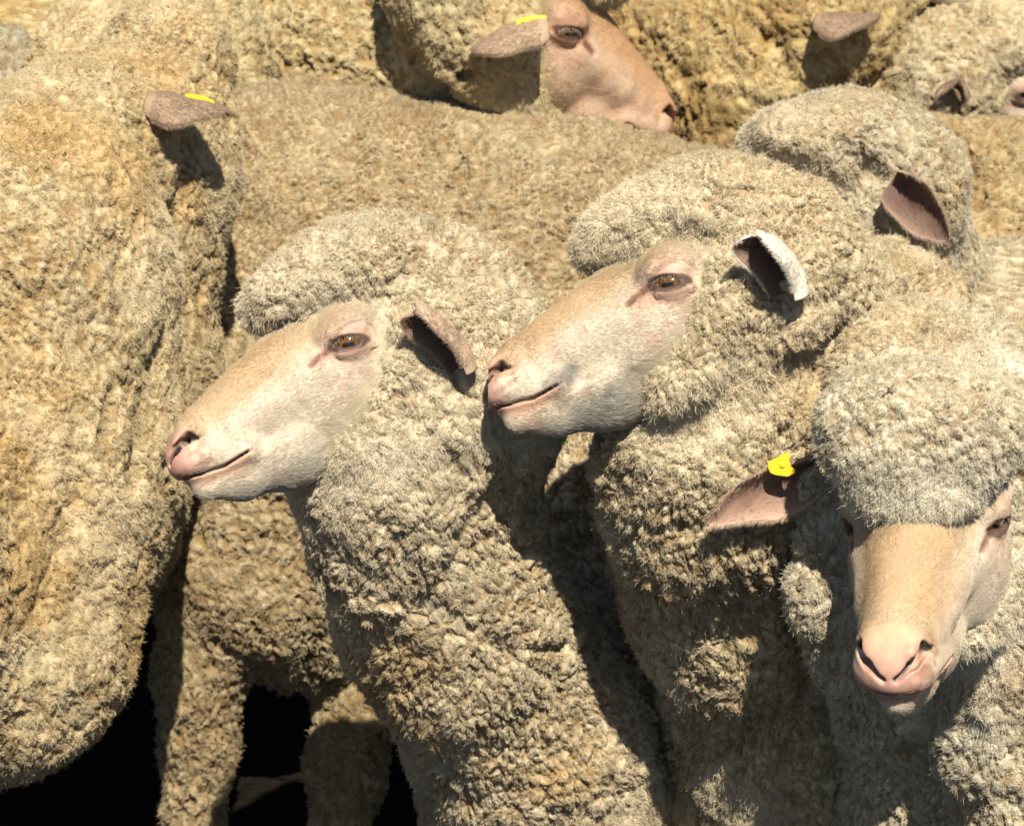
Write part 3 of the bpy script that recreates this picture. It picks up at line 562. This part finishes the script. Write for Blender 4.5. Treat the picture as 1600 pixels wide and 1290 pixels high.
SPECS = [
 dict(seed=1, name='A', crown_smooth=.4, base=(.15, 2.9), head=HA, lock=.0080, col=W_A, amp=1.0,
  label="front left sheep gazing left, amber eye, bare pink nose over the dark gap",
  wool=[[(P(735, 600, 2.44), .098), (P(668, 750, 2.46), .090), (P(690, 900, 2.48), .092), (P(838, 1150, 2.56), .114), (P(885, 1330, 2.60), .145)], [(P(610, 640, 2.40), .058), (P(595, 740, 2.395), .062), (P(632, 850, 2.42), .062), (P(705, 980, 2.46), .078), (P(785, 1130, 2.52), .080)], [(P(535, 775, 2.41), .024), (P(590, 865, 2.42), .036)],
        [(P(900, 1230, 2.68), .14), ((.10, 2.85, .50), .20), ((.36, 3.08, .50), .19)]],
  legs=[leg(.0, 2.72), leg(.2, 2.66), leg(.28, 3.2), leg(.44, 3.05)],
  grooves=[[(770, 770), (735, 820), (700, 900), (650, 970), .005], [(590, 800), (640, 880), (655, 950), .004], [(900, 700), (830, 760), (765, 790), .006], [(600, 930), (690, 960), (800, 1010), (900, 1010), .004], [(480, 780), (505, 870), (520, 950), .003], [(620, 640), (700, 700), (730, 790), .003], [(760, 1000), (860, 1060), (930, 1150), .004],
           [(600, 535), (660, 548), (700, 560), .003], [(380, 460), (430, 425), (520, 420), .002]],
  lo=(-.42, 2.15, 0), hi=(.66, 3.45, 1.12), fine=((-.26, 2.25, .36), (.18, 2.60, 1.05), .0021),
  ears=[dict(at=(738, 572, .002), ax=D(-.30, 1, .32), op=D(-.74, -.20, .62), L=.074, W=.036, phi=(1.9, 1.5), bend=D(-.9, -.6, .4) * .46, seed=4, dark=1, thick=.0034, cup=1)]),
 dict(seed=2, name='B', base=(.6, 2.75), head=HB, lock=.0080, col=(.87, .75, .515), amp=1.0, bald=((-6, 70, 28), (28, 28, 26)), patch=[(112, -33, 15, .75), (70, -66, 26, .45), (105, -58, 20, .35)],
  label="central sheep gazing left with grey marks behind its mouth",
  wool=[[(P(1215, 490, 2.43), .105), (P(1225, 660, 2.46), .142), (P(1195, 860, 2.50), .130), (P(1240, 1060, 2.55), .125), (P(1260, 1320, 2.60), .15)],
        [(P(1240, 560, 2.52), .12), (P(1360, 545, 2.60), .088), (P(1420, 650, 2.68), .10)],
        [(P(1270, 1000, 2.70), .15), ((.45, 2.74, .52), .20), ((.98, 2.86, .52), .20)]],
  wool_extra=[(cone(P(990, 715, 2.37), P(1065, 850, 2.40), .034, .054), .04), (cone(P(1065, 850, 2.40), P(1140, 1000, 2.45), .054, .070), .04), (cone(P(1140, 640, 2.34), P(1120, 780, 2.37), .062, .072), .05), (cone(P(1040, 700, 2.35), P(1110, 760, 2.37), .05, .06), .05), (cone(P(1240, 640, 2.38), P(1180, 800, 2.42), .065, .08), .05)],
  legs=[leg(.18, 2.72), leg(.40, 2.62), leg(.95, 2.98), leg(.98, 2.76)],
  grooves=[[(1195, 480), (1180, 540), (1165, 600), (1120, 650), (1080, 680), .012], [(1300, 540), (1250, 570), (1190, 640), (1140, 720), .007], [(1060, 230), (1085, 270), (1100, 300), .006], [(1210, 350), (1235, 325), (1270, 315), .006], [(1240, 360), (1290, 325), .006], [(1330, 500), (1280, 590), (1230, 680), .004], [(1360, 420), (1340, 470), .004],
           [(990, 820), (1060, 830), (1150, 810), (1190, 830), .004], [(1250, 860), (1220, 950), (1160, 1000), .005], [(1420, 420), (1450, 500), .004], [(1190, 400), (1200, 470), (1260, 480), (1330, 460), .004]],
  lo=(-.02, 2.1, 0), hi=(1.3, 3.15, 1.16), fine=((.04, 2.2, .36), (.50, 2.65, 1.12), .0021),
  ears=[dict(at=(1250, 456, .002), ax=D(-.20, 1, .32), op=D(-.74, -.14, .64), L=.070, W=.041, phi=(2.0, 1.6), bend=D(-.9, -.6, .4) * .46, seed=7, dark=1, cup=1, thick=.0036, col=(.92, .86, .74))]),
 dict(seed=3, name='D', eye_fwd=42., cheek=6., capz=-16, amber=1, base=(.65, 2.38), head=HD, lock=.0078, col=W_W, amp=.8, crown_smooth=.62,
  label="sheep at front right facing the camera, yellow tag in its outstretched ear",
  wool=[[(P(1450, 640, 2.34), .100), (P(1440, 850, 2.38), .106), (P(1475, 1040, 2.42), .098), (P(1560, 1300, 2.46), .17)],
        [(P(1570, 1300, 2.52), .18), ((.60, 2.36, .48), .19), ((1.05, 2.34, .5), .2)]],
  wool_extra=[(ell(P(1437, 672, 2.215), (.086, .055, .058)), .02), (ell(P(1500, 640, 2.29), (.090, .06, .056)), .03),
              (cone(P(1292, 770, 2.27), P(1290, 930, 2.28), .026, .030), .03), (cone(P(1290, 930, 2.28), P(1360, 1110, 2.32), .030, .038), .03),
              (cone(P(1640, 700, 2.30), P(1632, 850, 2.27), .05, .044), .04), (cone(P(1632, 850, 2.27), P(1565, 1020, 2.27), .044, .040), .03), (cone(P(1565, 1020, 2.27), P(1560, 1150, 2.29), .042, .06), .03)],
  legs=[leg(.45, 2.28), leg(.48, 2.5), leg(1.05, 2.24), leg(1.05, 2.46)],
  grooves=[[(1290, 720), (1330, 640), (1450, 590), (1560, 620), (1590, 700), .0025], [(1250, 880), (1300, 880), .003], [(1300, 980), (1340, 970), .003]],
  lo=(.12, 1.95, 0), hi=(1.32, 2.72, 1.1), fine=((.2, 2.05, .36), (.5, 2.42, 1.0), .0021),
  ears=[dict(at=(1285, 738, -.02), ax=D(-1, -.13, .10), op=D(.05, -.45, 1), L=.096, W=.026, phi=(1.35, .75), bend=D(0, -.2, 0) * .3, seed=9)],
  tags=[('flag', P(1224, 716, 2.262))]),
 dict(seed=4, name='L', stretch=(1, 1, .5), base=(-.62, 2.75), head=H_L, eyes=(), lock=.0078, amp=.85, col=W_Y, stained=.05,
  label="large sheep filling the left edge, face turned away, yellow ear tag",
  wool=[[(P(262, 95, 3.06), .072), (P(205, 260, 3.0), .100), ((-.575, 2.98, .60), .200), ((-.68, 2.6, .57), .232), ((-.76, 2.32, .55), .24)],
        [(P(120, 230, 2.92), .095), (P(0, 345, 2.78), .11)], [(P(40, 430, 2.78), .15), (P(10, 700, 2.74), .17), (P(-15, 1000, 2.64), .145)], [(P(205, 420, 2.98), .095), (P(190, 600, 2.95), .095), (P(150, 800, 2.90), .085), (P(50, 980, 2.76), .098)]],
  legs=[leg(-.66, 3.15), leg(-.78, 3.05), leg(-.62, 2.2), leg(-.82, 2.25)],
  grooves=[[(300, 240), (285, 330), (265, 420), (262, 520), (235, 650), (215, 760), .008], [(200, 110), (235, 105), (270, 115), .005], [(150, 150), (190, 190), (230, 220), (270, 240), .004], [(80, 290), (130, 310), (180, 330), .003], [(130, 640), (120, 760), (100, 860), (60, 960), .007], [(190, 180), (230, 200), (300, 235), .004], [(150, 500), (185, 600), (165, 700), .004]],
  lo=(-1.1, 1.95, 0), hi=(-.1, 3.4, 1.2), fine=((-.66, 2.35, .35), (-.25, 3.12, 1.1), .0032),
  ears=[dict(at=(232, 146, .004), ax=D(1, -.02, .12), op=D(-.05, -1, -.35), L=.080, W=.036, phi=(1.4, 1.1), bend=D(0, -.3, 0) * .2, seed=12, col=(.24, .16, .10))],
  tags=[('strip', P(295, 132, 2.905), P(341, 150, 2.905))]),
 dict(seed=5, name='M', base=(.05, 3.25), lock=.0080, stained=.12, stain=(.52, .38, .22), col=(.72, .60, .39),
  label="side-on sheep behind the front left one, brown-tipped back and woolly forelegs",
  wool=[[(P(480, 380, 3.34), .195), ((.02, 3.30, .538), .205), ((.36, 3.38, .470), .188)],
        [(P(420, 480, 3.28), .18), (P(405, 700, 3.12), .15), (P(395, 880, 3.04), .100)], [(P(400, 890, 3.05), .108), (P(480, 930, 3.10), .10), (P(560, 920, 3.2), .11), ((.1, 3.25, .5), .17)]],
  wool_extra=[(cone(P(345, 420, 3.12), P(335, 640, 3.05), .022, .03), .02)],
  legs=[dict(wool=[(P(330, 960, 3.02), .068), (P(310, 1060, 3.0), .046), (P(305, 1140, 3.0), .042), (P(303, 1290, 2.99), .040)], skin=[(P(330, 960, 3.02), .05), (P(302, 1140, 3.0), .025), (P(300, 1290, 2.99), .018), (P(300, 1290, 2.99) * [1, 1, 0] + [0, 0, .02], .024)]),
        dict(wool=[(P(560, 960, 3.22), .07), (P(565, 1080, 3.08), .052), (P(545, 1200, 3.03), .044), (P(530, 1290, 3.0), .038)], skin=[(P(560, 960, 3.2), .05), (P(530, 1240, 3.02), .022), (P(530, 1290, 3.0) * [1, 1, 0] + [0, 0, .02], .024)]),
        leg(.3, 3.3), leg(.34, 3.5)],
  grooves=[[(388, 345), (376, 420), (364, 500), (350, 590), .015], [(680, 190), (720, 260), (700, 330), .004], [(330, 1010), (400, 1040), .004]],
  lo=(-.52, 2.78, 0), hi=(.68, 3.72, 1.0), fine=((-.40, 2.85, .05), (.2, 3.3, .9), .0034)),
 dict(seed=6, name='E', base=(.5, 3.1), head=H_E, lock=.0075, col=(.82, .74, .55), face_h=.003,
  label="sheep peeping over the central one, only poll, neck and ear visible",
  wool=[[(P(1385, 330, 3.05), .085), (P(1405, 450, 3.10), .088), (P(1400, 600, 3.14), .12)], [(P(1410, 620, 3.15), .15), ((.62, 3.12, .50), .17), ((.85, 3.12, .5), .16)]],
  wool_extra=[(ell(P(1290, 205, 3.0), (.075, .05, .028)), .02), (cone(P(1400, 230, 3.04), P(1470, 330, 3.06), .035, .03), .02), (cone(P(1475, 340, 3.06), P(1485, 470, 3.1), .026, .026), .02)],
  legs=[leg(.5, 3.04), leg(.5, 3.2), leg(.85, 3.05), leg(.85, 3.2)],
  grooves=[[(1290, 222), (1330, 240), (1362, 272), (1378, 285), .006], [(1440, 250), (1470, 330), (1465, 400), (1470, 470), .005], [(1400, 195), (1450, 240), .003]],
  lo=(.1, 2.8, 0), hi=(1.1, 3.42, 1.1), fine=((.2, 2.85, .6), (.5, 3.15, 1.0), .0040),
  ears=[dict(at=(1392, 283, .014), ax=D(.80, -.58, .15), op=D(-.25, -.30, .92), L=.070, W=.030, phi=(1.7, 1.0), bend=D(.0, -.5, 0) * .3, seed=15, dark=1, col=(.34, .24, .17))]),
 dict(seed=7, name='C', base=(-.3, 3.6), head=HC, tint=(.90, .75, .67), lock=.0090, col=(.85, .72, .43), stained=.1, face_h=.0026,
  label="brown-faced sheep at the top facing right, yellow strip on its drooping ear",
  wool=[[(P(800, 40, 3.48), .10), (P(700, 90, 3.56), .14), ((-.18, 3.64, .62), .20), ((-.62, 3.70, .62), .21)], [(P(800, 40, 3.48), .09), (P(775, 220, 3.54), .10)], [(P(690, 90, 3.50), .12), (P(540, 80, 3.55), .13), ((-.35, 3.66, .62), .2)]],
  legs=legs4(-.1, 3.62, -.6, 3.68),
  grooves=[[(560, 90), (640, 100), (740, 120), .005], [(680, 90), (720, 130), .004], [(800, 110), (780, 150), .004]],
  lo=(-1.0, 3.1, 0), hi=(.3, 4.05, 1.15), fine=((-.3, 3.3, .6), (.12, 3.6, 1.0), .0048),
  ears=[dict(at=(853, 36, .045), ax=D(-1, -.08, .10), op=D(.15, -.75, -.35), L=.085, W=.036, phi=(1.4, 1.2), bend=D(.0, -.9, 0) * .35, seed=18, col=(.32, .22, .14))],
  tags=[('strip', P(800, 12, 3.325), P(856, 12, 3.33))]),
 dict(seed=8, name='F', base=(.3, 3.9), head=H_F, eyes=(), lock=.0100, col=(.80, .64, .34), stained=.15, face_h=.004,
  label="golden sheep right of the brown face, ear hanging at the top edge",
  wool=[[(P(1290, 20, 3.72), .11), (P(1180, 110, 3.78), .16), ((.2, 3.95, .62), .20), ((-.1, 4.2, .62), .2)]],
  legs=legs4(.25, 3.85, -.1, 4.2),
  grooves=[[(1165, 30), (1205, 75), (1240, 125), .006], [(1120, 90), (1160, 150), (1200, 170), .004], [(1290, 80), (1320, 130), .004], [(1020, 60), (1070, 130), .004], [(1080, 20), (1130, 60), (1150, 110), .004]],
  lo=(-.4, 3.35, 0), hi=(.7, 4.5, 1.2), fine=((.1, 3.55, .6), (.45, 3.85, .95), .0055),
  ears=[dict(at=(1276, 22, .004), ax=D(.95, -.05, .25), op=D(.25, -1, -.1), L=.078, W=.044, phi=(1.3, 1.0), seed=21, col=(.22, .14, .09))]),
 dict(seed=9, name='G', base=(.45, 3.75), head=H_G, eyes=(), lock=.0090, col=(.82, .72, .49), face_h=.0035,
  label="sheep at upper right with a small dark open ear and tan cheek",
  wool=[[(P(1470, 140, 3.68), .075), (P(1410, 160, 3.74), .09), ((.48, 3.88, .60), .15), ((.25, 4.25, .6), .17)]],
  legs=legs4(.5, 3.85, .3, 4.25, .09),
  grooves=[[(1440, 90), (1470, 110), .003], [(1350, 110), (1400, 150), .003]],
  lo=(.0, 3.4, 0), hi=(.95, 4.5, 1.1), fine=((.3, 3.5, .6), (.7, 3.8, .95), .0052),
  ears=[dict(at=(1490, 138, .0), ax=D(.10, .25, .9), op=D(-.1, -.45, .9), L=.035, W=.030, phi=(2.0, 1.6), seed=22)]),
 dict(seed=10, name='H', base=(.8, 3.42), lock=.0095, col=(.74, .60, .35), stained=.1,
  label="broad golden flank and back of the sheep along the upper right edge",
  wool=[[((.50, 3.42, .515), .190), ((.85, 3.42, .515), .20), ((1.25, 3.42, .52), .2)]],
  legs=legs4(.5, 3.42, 1.2, 3.42),
  grooves=[[(1480, 200), (1520, 260), (1530, 340), .005], [(1560, 220), (1590, 270), .003], [(1440, 185), (1500, 215), .004]],
  lo=(.2, 3.1, 0), hi=(1.55, 3.75, .9), fine=((.35, 3.15, .45), (.75, 3.5, .85), .0050)),
 dict(seed=11, name='I', base=(-.8, 3.7), lock=.0095, col=(.62, .54, .38),
  label="dusty brown fleece of the rearmost sheep in the top left corner",
  wool=[[((-.52, 3.95, .66), .2), ((-1.0, 4.0, .66), .21)]], legs=legs4(-.5, 3.95, -.95, 4.0),
  grooves=[[(10, 20), (60, 50), .006], [(60, 10), (95, 30), .006]],
  lo=(-1.3, 3.6, 0), hi=(-.2, 4.4, 1.0), fine=((-.8, 3.7, .6), (-.45, 4.0, .9), .0065)),
 dict(seed=12, name='J', base=(-.9, 3.3), lock=.0095, col=(.72, .67, .53),
  label="pale grey woolly shoulder just entering at the left edge near the top corner",
  wool=[[(P(-35, 150, 3.35), .09), ((-.95, 3.42, .58), .19), ((-1.2, 3.7, .58), .19)]], legs=legs4(-.9, 3.4, -1.2, 3.7, .09),
  lo=(-1.5, 3.0, 0), hi=(-.45, 4.0, 1.0), fine=((-.7, 3.2, .6), (-.5, 3.4, .9), .0065)),
 dict(seed=13, name='N', base=(.9, 4.3), lock=.0095, col=(.80, .70, .46),
  label="hindmost fleece along the top right edge beyond the small dark ear",
  wool=[[((.35, 4.45, .62), .2), ((.75, 4.4, .66), .2), ((1.2, 4.4, .64), .2)]], legs=legs4(.4, 4.4, 1.15, 4.4),
  grooves=[[(1530, 5), (1560, 25), .006]],
  lo=(.05, 4.1, 0), hi=(1.5, 4.8, 1.0), fine=((.4, 4.15, .6), (.9, 4.5, .9), .008)),
 dict(seed=14, name='O', base=(-.2, 4.25), lock=.0095, col=(.86, .74, .46),
  label="pale golden back of a sheep along the top edge, behind the brown-faced one",
  wool=[[((-.55, 4.3, .63), .19), ((.0, 4.4, .67), .19), ((.3, 4.5, .64), .19)]], legs=legs4(-.5, 4.3, .25, 4.45),
  lo=(-.9, 4.0, 0), hi=(.6, 4.8, 1.0), fine=((-.5, 4.1, .6), (.3, 4.4, .9), .008)),
]
for sp in SPECS: sheep(sp)

# ------------------------------------------------------------------ ear tags
import bmesh
def tag_mesh(kind, spec, root):
    bm = bmesh.new()
    if kind[0] == 'flag':
        p = kind[1]; r, u, t = D(1, .05, .1), D(-.05, 1, .15), D(-.1, -.15, 1)
        out = [(a_ * .88, b_ * .88) for a_, b_ in [(-.0150, -.002), (-.0135, .004), (.004, .0115), (.0068, .0105), (.0050, .004), (.0062, -.0015), (.0110, -.0055), (.0108, -.0080), (.0030, -.0115), (-.0080, -.0095), (-.0125, -.0075)]]
        vs = [bm.verts.new(p + r * a + u * b_ + t * .0) for a, b_ in out]; bm.faces.new(vs)
        e = bmesh.ops.extrude_face_region(bm, geom=bm.faces[:]); top = [v for v in e['geom'] if isinstance(v, bmesh.types.BMVert)]
        for v in top: v.co += type(v.co)(t * .0022)
        bmesh.ops.bevel(bm, geom=[e for e in bm.edges], offset=.0006, segments=2, affect='EDGES')
        c = p - r * .001 + t * .0022
        for h, rr in ((0, .0042), (.0016, .0040), (.0024, .0028)):
            pass
        ring0 = None
        for h, rr in ((-.001, .0024), (.0010, .0022), (.0014, .0014), (.0015, .0001)):
            ring = [bm.verts.new(c + t * h + (r * math.cos(k * math.tau / 16) + u * math.sin(k * math.tau / 16)) * rr) for k in range(16)]
            if ring0:
                for k in range(16): bm.faces.new((ring0[k], ring0[(k + 1) % 16], ring[(k + 1) % 16], ring[k]))
            ring0 = ring
    else:
        a, b_ = kind[1], kind[2]; ax = unit(b_ - a); L = np.linalg.norm(b_ - a); up = D(0, 1, .0); up = unit(up - ax * (up @ ax)); fr = np.cross(ax, up)
        if fr @ (-FW) < 0: fr = -fr
        n = 9; prof = [(-.0018, -.0012), (.0022, -.0012), (.0026, 0), (.0022, .0012), (-.0018, .0012), (-.0022, 0)]
        prev = None
        for i in range(n):
            s = i / (n - 1); wd = 1.5 + (1.6 * sstep(.65, .95, np.array([s]))[0] if spec['name'] == 'L' else 0)
            c = a + ax * L * s + up * .0015 * math.sin(s * 3.1)
            ring = [bm.verts.new(c + up * q[0] * wd - up * .003 * (wd - 1) + fr * (q[1] + .001)) for q in prof]
            if prev:
                for k in range(6): bm.faces.new((prev[k], prev[(k + 1) % 6], ring[(k + 1) % 6], ring[k]))
            else: bm.faces.new(ring[::-1])
            prev = ring
        bm.faces.new(prev)
    bmesh.ops.recalc_face_normals(bm, faces=bm.faces[:])
    me = bpy.data.meshes.new("ear_tag"); bm.to_mesh(me); bm.free(); me.materials.append(M_TAG)
    o = bpy.data.objects.new("ear_tag", me); SC.collection.objects.link(o); o.parent = root; o.matrix_parent_inverse = inv_world(root)
    if kind[0] == 'flag':
        for pl in me.polygons: pl.use_smooth = False
def snap(A, p, out):
    qx, qy, _ = project(p[None]); best = None
    for pos, nn, co, cin in A['ears']:
        V = pos.reshape(-1, 3); x, y, z = project(V); d = np.hypot(x - qx, y - qy) + (z - z.min()) * 300; k = int(np.argmin(d)); best = V[k]
    return best - FW * out
for A in ALL:
    for tg in A['spec'].get('tags', []):
        tag_mesh((tg[0],) + tuple(snap(A, p, .005) for p in tg[1:]), A['spec'], A['root'])

# ------------------------------------------------------------------ wool fibres (real strands, rooted on every fleece; sparse where another animal stands in front)
ZW, ZH = 200, 162; zb = np.full((ZH, ZW), 9.)
for A in ALL:
    for V in (A['V'], A['BV']):
        x, y, z = project(V); i = (x / 8).astype(int); j = (y / 8).astype(int); m = (i >= 0) & (i < ZW) & (j >= 0) & (j < ZH)
        np.minimum.at(zb, (j[m], i[m]), z[m])
zd = zb.copy()                                  # forgiving: take the farthest of the neighbours
for a in (-2, -1, 0, 1, 2):
    for b_ in (-2, -1, 0, 1, 2): zd = np.maximum(zd, np.roll(np.roll(zb, a, 0), b_, 1))
def fibres(A, dens):
    sp = A['spec']; V, Q, N = A['V'], A['Q'], A['N0']; rng = np.random.default_rng(sp['seed'] + 100)
    fc = V[Q].mean(1); ar = .5 * np.linalg.norm(np.cross(V[Q[:, 2]] - V[Q[:, 0]], V[Q[:, 3]] - V[Q[:, 1]]), axis=1)
    fn = N[Q].mean(1); vd = unit(CAM - fc); face = (fn * vd).sum(1)
    x, y, z = project(fc); ins = (x > -30) & (x < 1630) & (y > -30) & (y < 1320)
    i = np.clip((x / 8).astype(int), 0, ZW - 1); j = np.clip((y / 8).astype(int), 0, ZH - 1)
    vis = ins & (face > -.35) & (z < zd[j, i] + .05)
    lod = np.clip((2.62 / z) ** 2, .3, 1.2)
    wgt = ar * np.where(vis, 1., .035) * lod
    wgt *= np.where(vis & (face < .35), 1.35, 1) * (.12 + .88 * A['crack'][Q[:, 0]])
    if A['H'] is not None:                      # keep the bare face clear
        L = A['H'].l(fc); inside = Field(); head_field(inside, A['H']); wgt = wgt * (inside(fc) > -.004)
    for e_ in A['ears']:                        # no wool growing through the ears
        E_ = e_[0][2::4, ::4].reshape(-1, 3); c_ = E_.mean(0); m_ = np.linalg.norm(fc - c_, axis=1) < .09; ii_ = np.nonzero(m_)[0]
        if len(ii_): wgt[ii_[np.min(np.linalg.norm(fc[ii_][:, None] - E_[None], axis=2), axis=1) < .0075]] = 0
    n = int(wgt.sum() * dens); k = rng.choice(len(Q), n, p=wgt / wgt.sum())
    bc = rng.dirichlet((1, 1, 1), n); q = Q[k]; half = rng.random(n) < .5
    tri = np.where(half[:, None], q[:, [0, 1, 2]], q[:, [0, 2, 3]])
    p = (V[tri] * bc[..., None]).sum(1); nr = unit((N[tri] * bc[..., None]).sum(1)); off = A['off'][tri[:, 0]]; col = A['col'][tri[:, 0]]
    off = np.clip(off, -.012, .012)
    sm = softness(p, sp, A['H'])
    ID = A['ID'][tri[:, 0]]; ph = (ID & np.uint32(1023)).astype(f32) / 1023 * 6.28
    K = 6; t = np.linspace(0, 1, K)[None, :, None]
    flow = vnoise3(p / .014, sp['seed'] + 200) * 1.1 + np.array([0, 0, -.35])
    rnd = rng.normal(0, 1, (n, 3)); d = unit(nr * (.62 + .3 * sm[:, None]) + flow * (.85 - .3 * sm[:, None]) + rnd * (.22 + .14 * sm[:, None]))
    ln = rng.uniform(.0018, .0044, n) * (1 + .9 * sm) * sp.get('len', 1.); wild = rng.random(n) < .04; ln[wild] *= 2.0
    pts = p[:, None] - nr[:, None] * .0012 + d[:, None] * t * ln[:, None, None] + off[:, None] * (t ** 1.3) * (.34 * (1 - sm) * (~wild))[:, None, None]
    s1 = unit(np.cross(nr, rnd)); s2 = np.cross(nr, s1)
    cr = (.00055 + .0004 * sm)[:, None, None] * np.minimum(t * 3, 1)
    w1 = np.sin(t * 11 + ph[:, None, None] + rnd[:, :1, None] * .7); w2 = np.cos(t * 9 + ph[:, None, None] * 1.7)
    pts = pts + s1[:, None] * w1 * cr + s2[:, None] * w2 * cr
    rad = .00019 * (z[k] / 2.62)[:, None] * np.clip(1.15 - .75 * t[..., 0], .1, 1) * np.ones((n, 1))
    c = np.clip(col * rng.uniform(.92, 1.25, (n, 1)) * 1.08, .02, .95)
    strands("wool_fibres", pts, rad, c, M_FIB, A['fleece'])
    return n
def face_hair(A, n):
    """short hair lying back along the face"""
    H = A['H']; V, Q = A['BV'], A['BQ']; fc = V[Q].mean(1); L = H.l(fc); rng = np.random.default_rng(A['spec']['seed'] + 300)
    ar = .5 * np.linalg.norm(np.cross(V[Q[:, 2]] - V[Q[:, 0]], V[Q[:, 3]] - V[Q[:, 1]]), axis=1); N = vnormals(V, Q)
    e = np.hypot(L[:, 0], L[:, 2] * 1.3)
    x, y, z = L.T; bare = (e < 17) | ((x > 152) & (z > -22)) | ((x > 118) & (np.abs(z + 34) < 4))
    outside = A['F'](fc) > -.004
    w_ = ar * outside * np.where(bare, .0, 1) * ((x > -50) & (x < 190) & (np.abs(y) < 80) & (z > -95))
    w_ = w_ * (1 + 2.5 * np.exp(-np.maximum(A['F'](fc), 0) / .006))
    k = rng.choice(len(Q), n, p=w_ / w_.sum()); q = Q[k]; bc = rng.dirichlet((1, 1, 1, 1), n); p = (V[q] * bc[..., None]).sum(1); nr = unit(N[q].mean(1))
    Lp = H.l(p); back = np.tile(H.R @ np.array([-1, 0, -.12]), (n, 1)) + vnoise3(p / .03, 9) * .5 + rng.normal(0, .18, (n, 3))
    back = unit(back - (back * nr).sum(1, keepdims=True) * nr); d = unit(back + nr * .38)
    K = 4; t = np.linspace(0, 1, K)[None, :, None]; ln = rng.uniform(.0022, .0050, n)[:, None, None] * (1 + .5 * (Lp[:, 2] < -45) + 2.4 * np.exp(-np.maximum(A['F'](p), 0) / .007))[:, None, None]
    pts = p[:, None] - nr[:, None] * .0003 + d[:, None] * t * ln - nr[:, None] * t * t * ln * .22
    rad = .00013 * np.clip(1.1 - t[..., 0], .1, 1) * np.ones((n, 1))
    bw = np.exp(-np.maximum(A['F'](p), 0) / .009) * .6; c = np.clip(mixc(A['bcol'][q[:, 0]], A['spec']['col'], bw) * rng.uniform(.9, 1.3, (n, 1)), .02, .95)
    strands("face_hair", pts, rad, c, M_FIB, A['body'])
def ear_hair(A):
    rng = np.random.default_rng(A['spec']['seed'] + 400); P_, D_, C_ = [], [], []
    for pos, nn, co, cin in A['ears']:
        nu, nv, _ = pos.shape; ax = unit(np.gradient(pos, axis=0)); sv = unit(np.gradient(pos, axis=1))
        for n, kind in ((900, 'rim'), (2600, 'out'), (350, 'in')):
            i = rng.integers(4, nu - 2, n); j = rng.integers(0, nv - 1, n); fi = rng.random((n, 1)); fj = rng.random((n, 1))
            if kind == 'rim': j = np.where(rng.random(n) < .5, 0, nv - 1)
            sg = np.sign(j - nv / 2)[:, None]; j2 = np.minimum(j + 1, nv - 1); fj = fj * (kind != 'rim'); p = pos[i, j] * (1 - fi) * (1 - fj) + pos[i + 1, j] * fi * (1 - fj) + pos[i, j2] * (1 - fi) * fj + pos[i + 1, j2] * fi * fj
            if kind == 'rim': d = unit(sv[i, j] * sg * .7 + ax[i, j] * .8 + rng.normal(0, .25, (n, 3)))
            else: d = unit(ax[i, j] + nn[i, j] * (-.35 if kind == 'out' else .5) + rng.normal(0, .22, (n, 3))); p = p + nn[i, j] * (-.0012 if kind == 'out' else .001)
            P_.append(p); D_.append(d); C_.append((co if kind != 'in' else cin)[i, j] * rng.uniform(.9, 1.35, (n, 1)) * (1 if kind != 'in' else 1.3))
    if not P_: return
    p, d, c = map(np.concatenate, (P_, D_, C_)); n = len(p); K = 4; t = np.linspace(0, 1, K)[None, :, None]
    pts = p[:, None] + d[:, None] * t * rng.uniform(.0025, .0055, n)[:, None, None] + np.array([0, 0, -.0012]) * t * t
    strands("ear_hair", pts, .00015 * np.clip(1.1 - t[..., 0], .1, 1) * np.ones((n, 1)), np.clip(c, .02, .95), M_FIB, A['body'])
tot = 0
for A in ALL:
    EYE_FWD = A['spec'].get('eye_fwd', 20.); CHEEK = A['spec'].get('cheek', 0.)
    tot += fibres(A, 1.15e6); ear_hair(A)
for A in ALL:
    nm = A['spec']['name']
    if nm in 'ABD': face_hair(A, 85000)
    elif nm in 'C': face_hair(A, 24000)
print("fibres", tot, "script", round(time.time() - T0, 1))
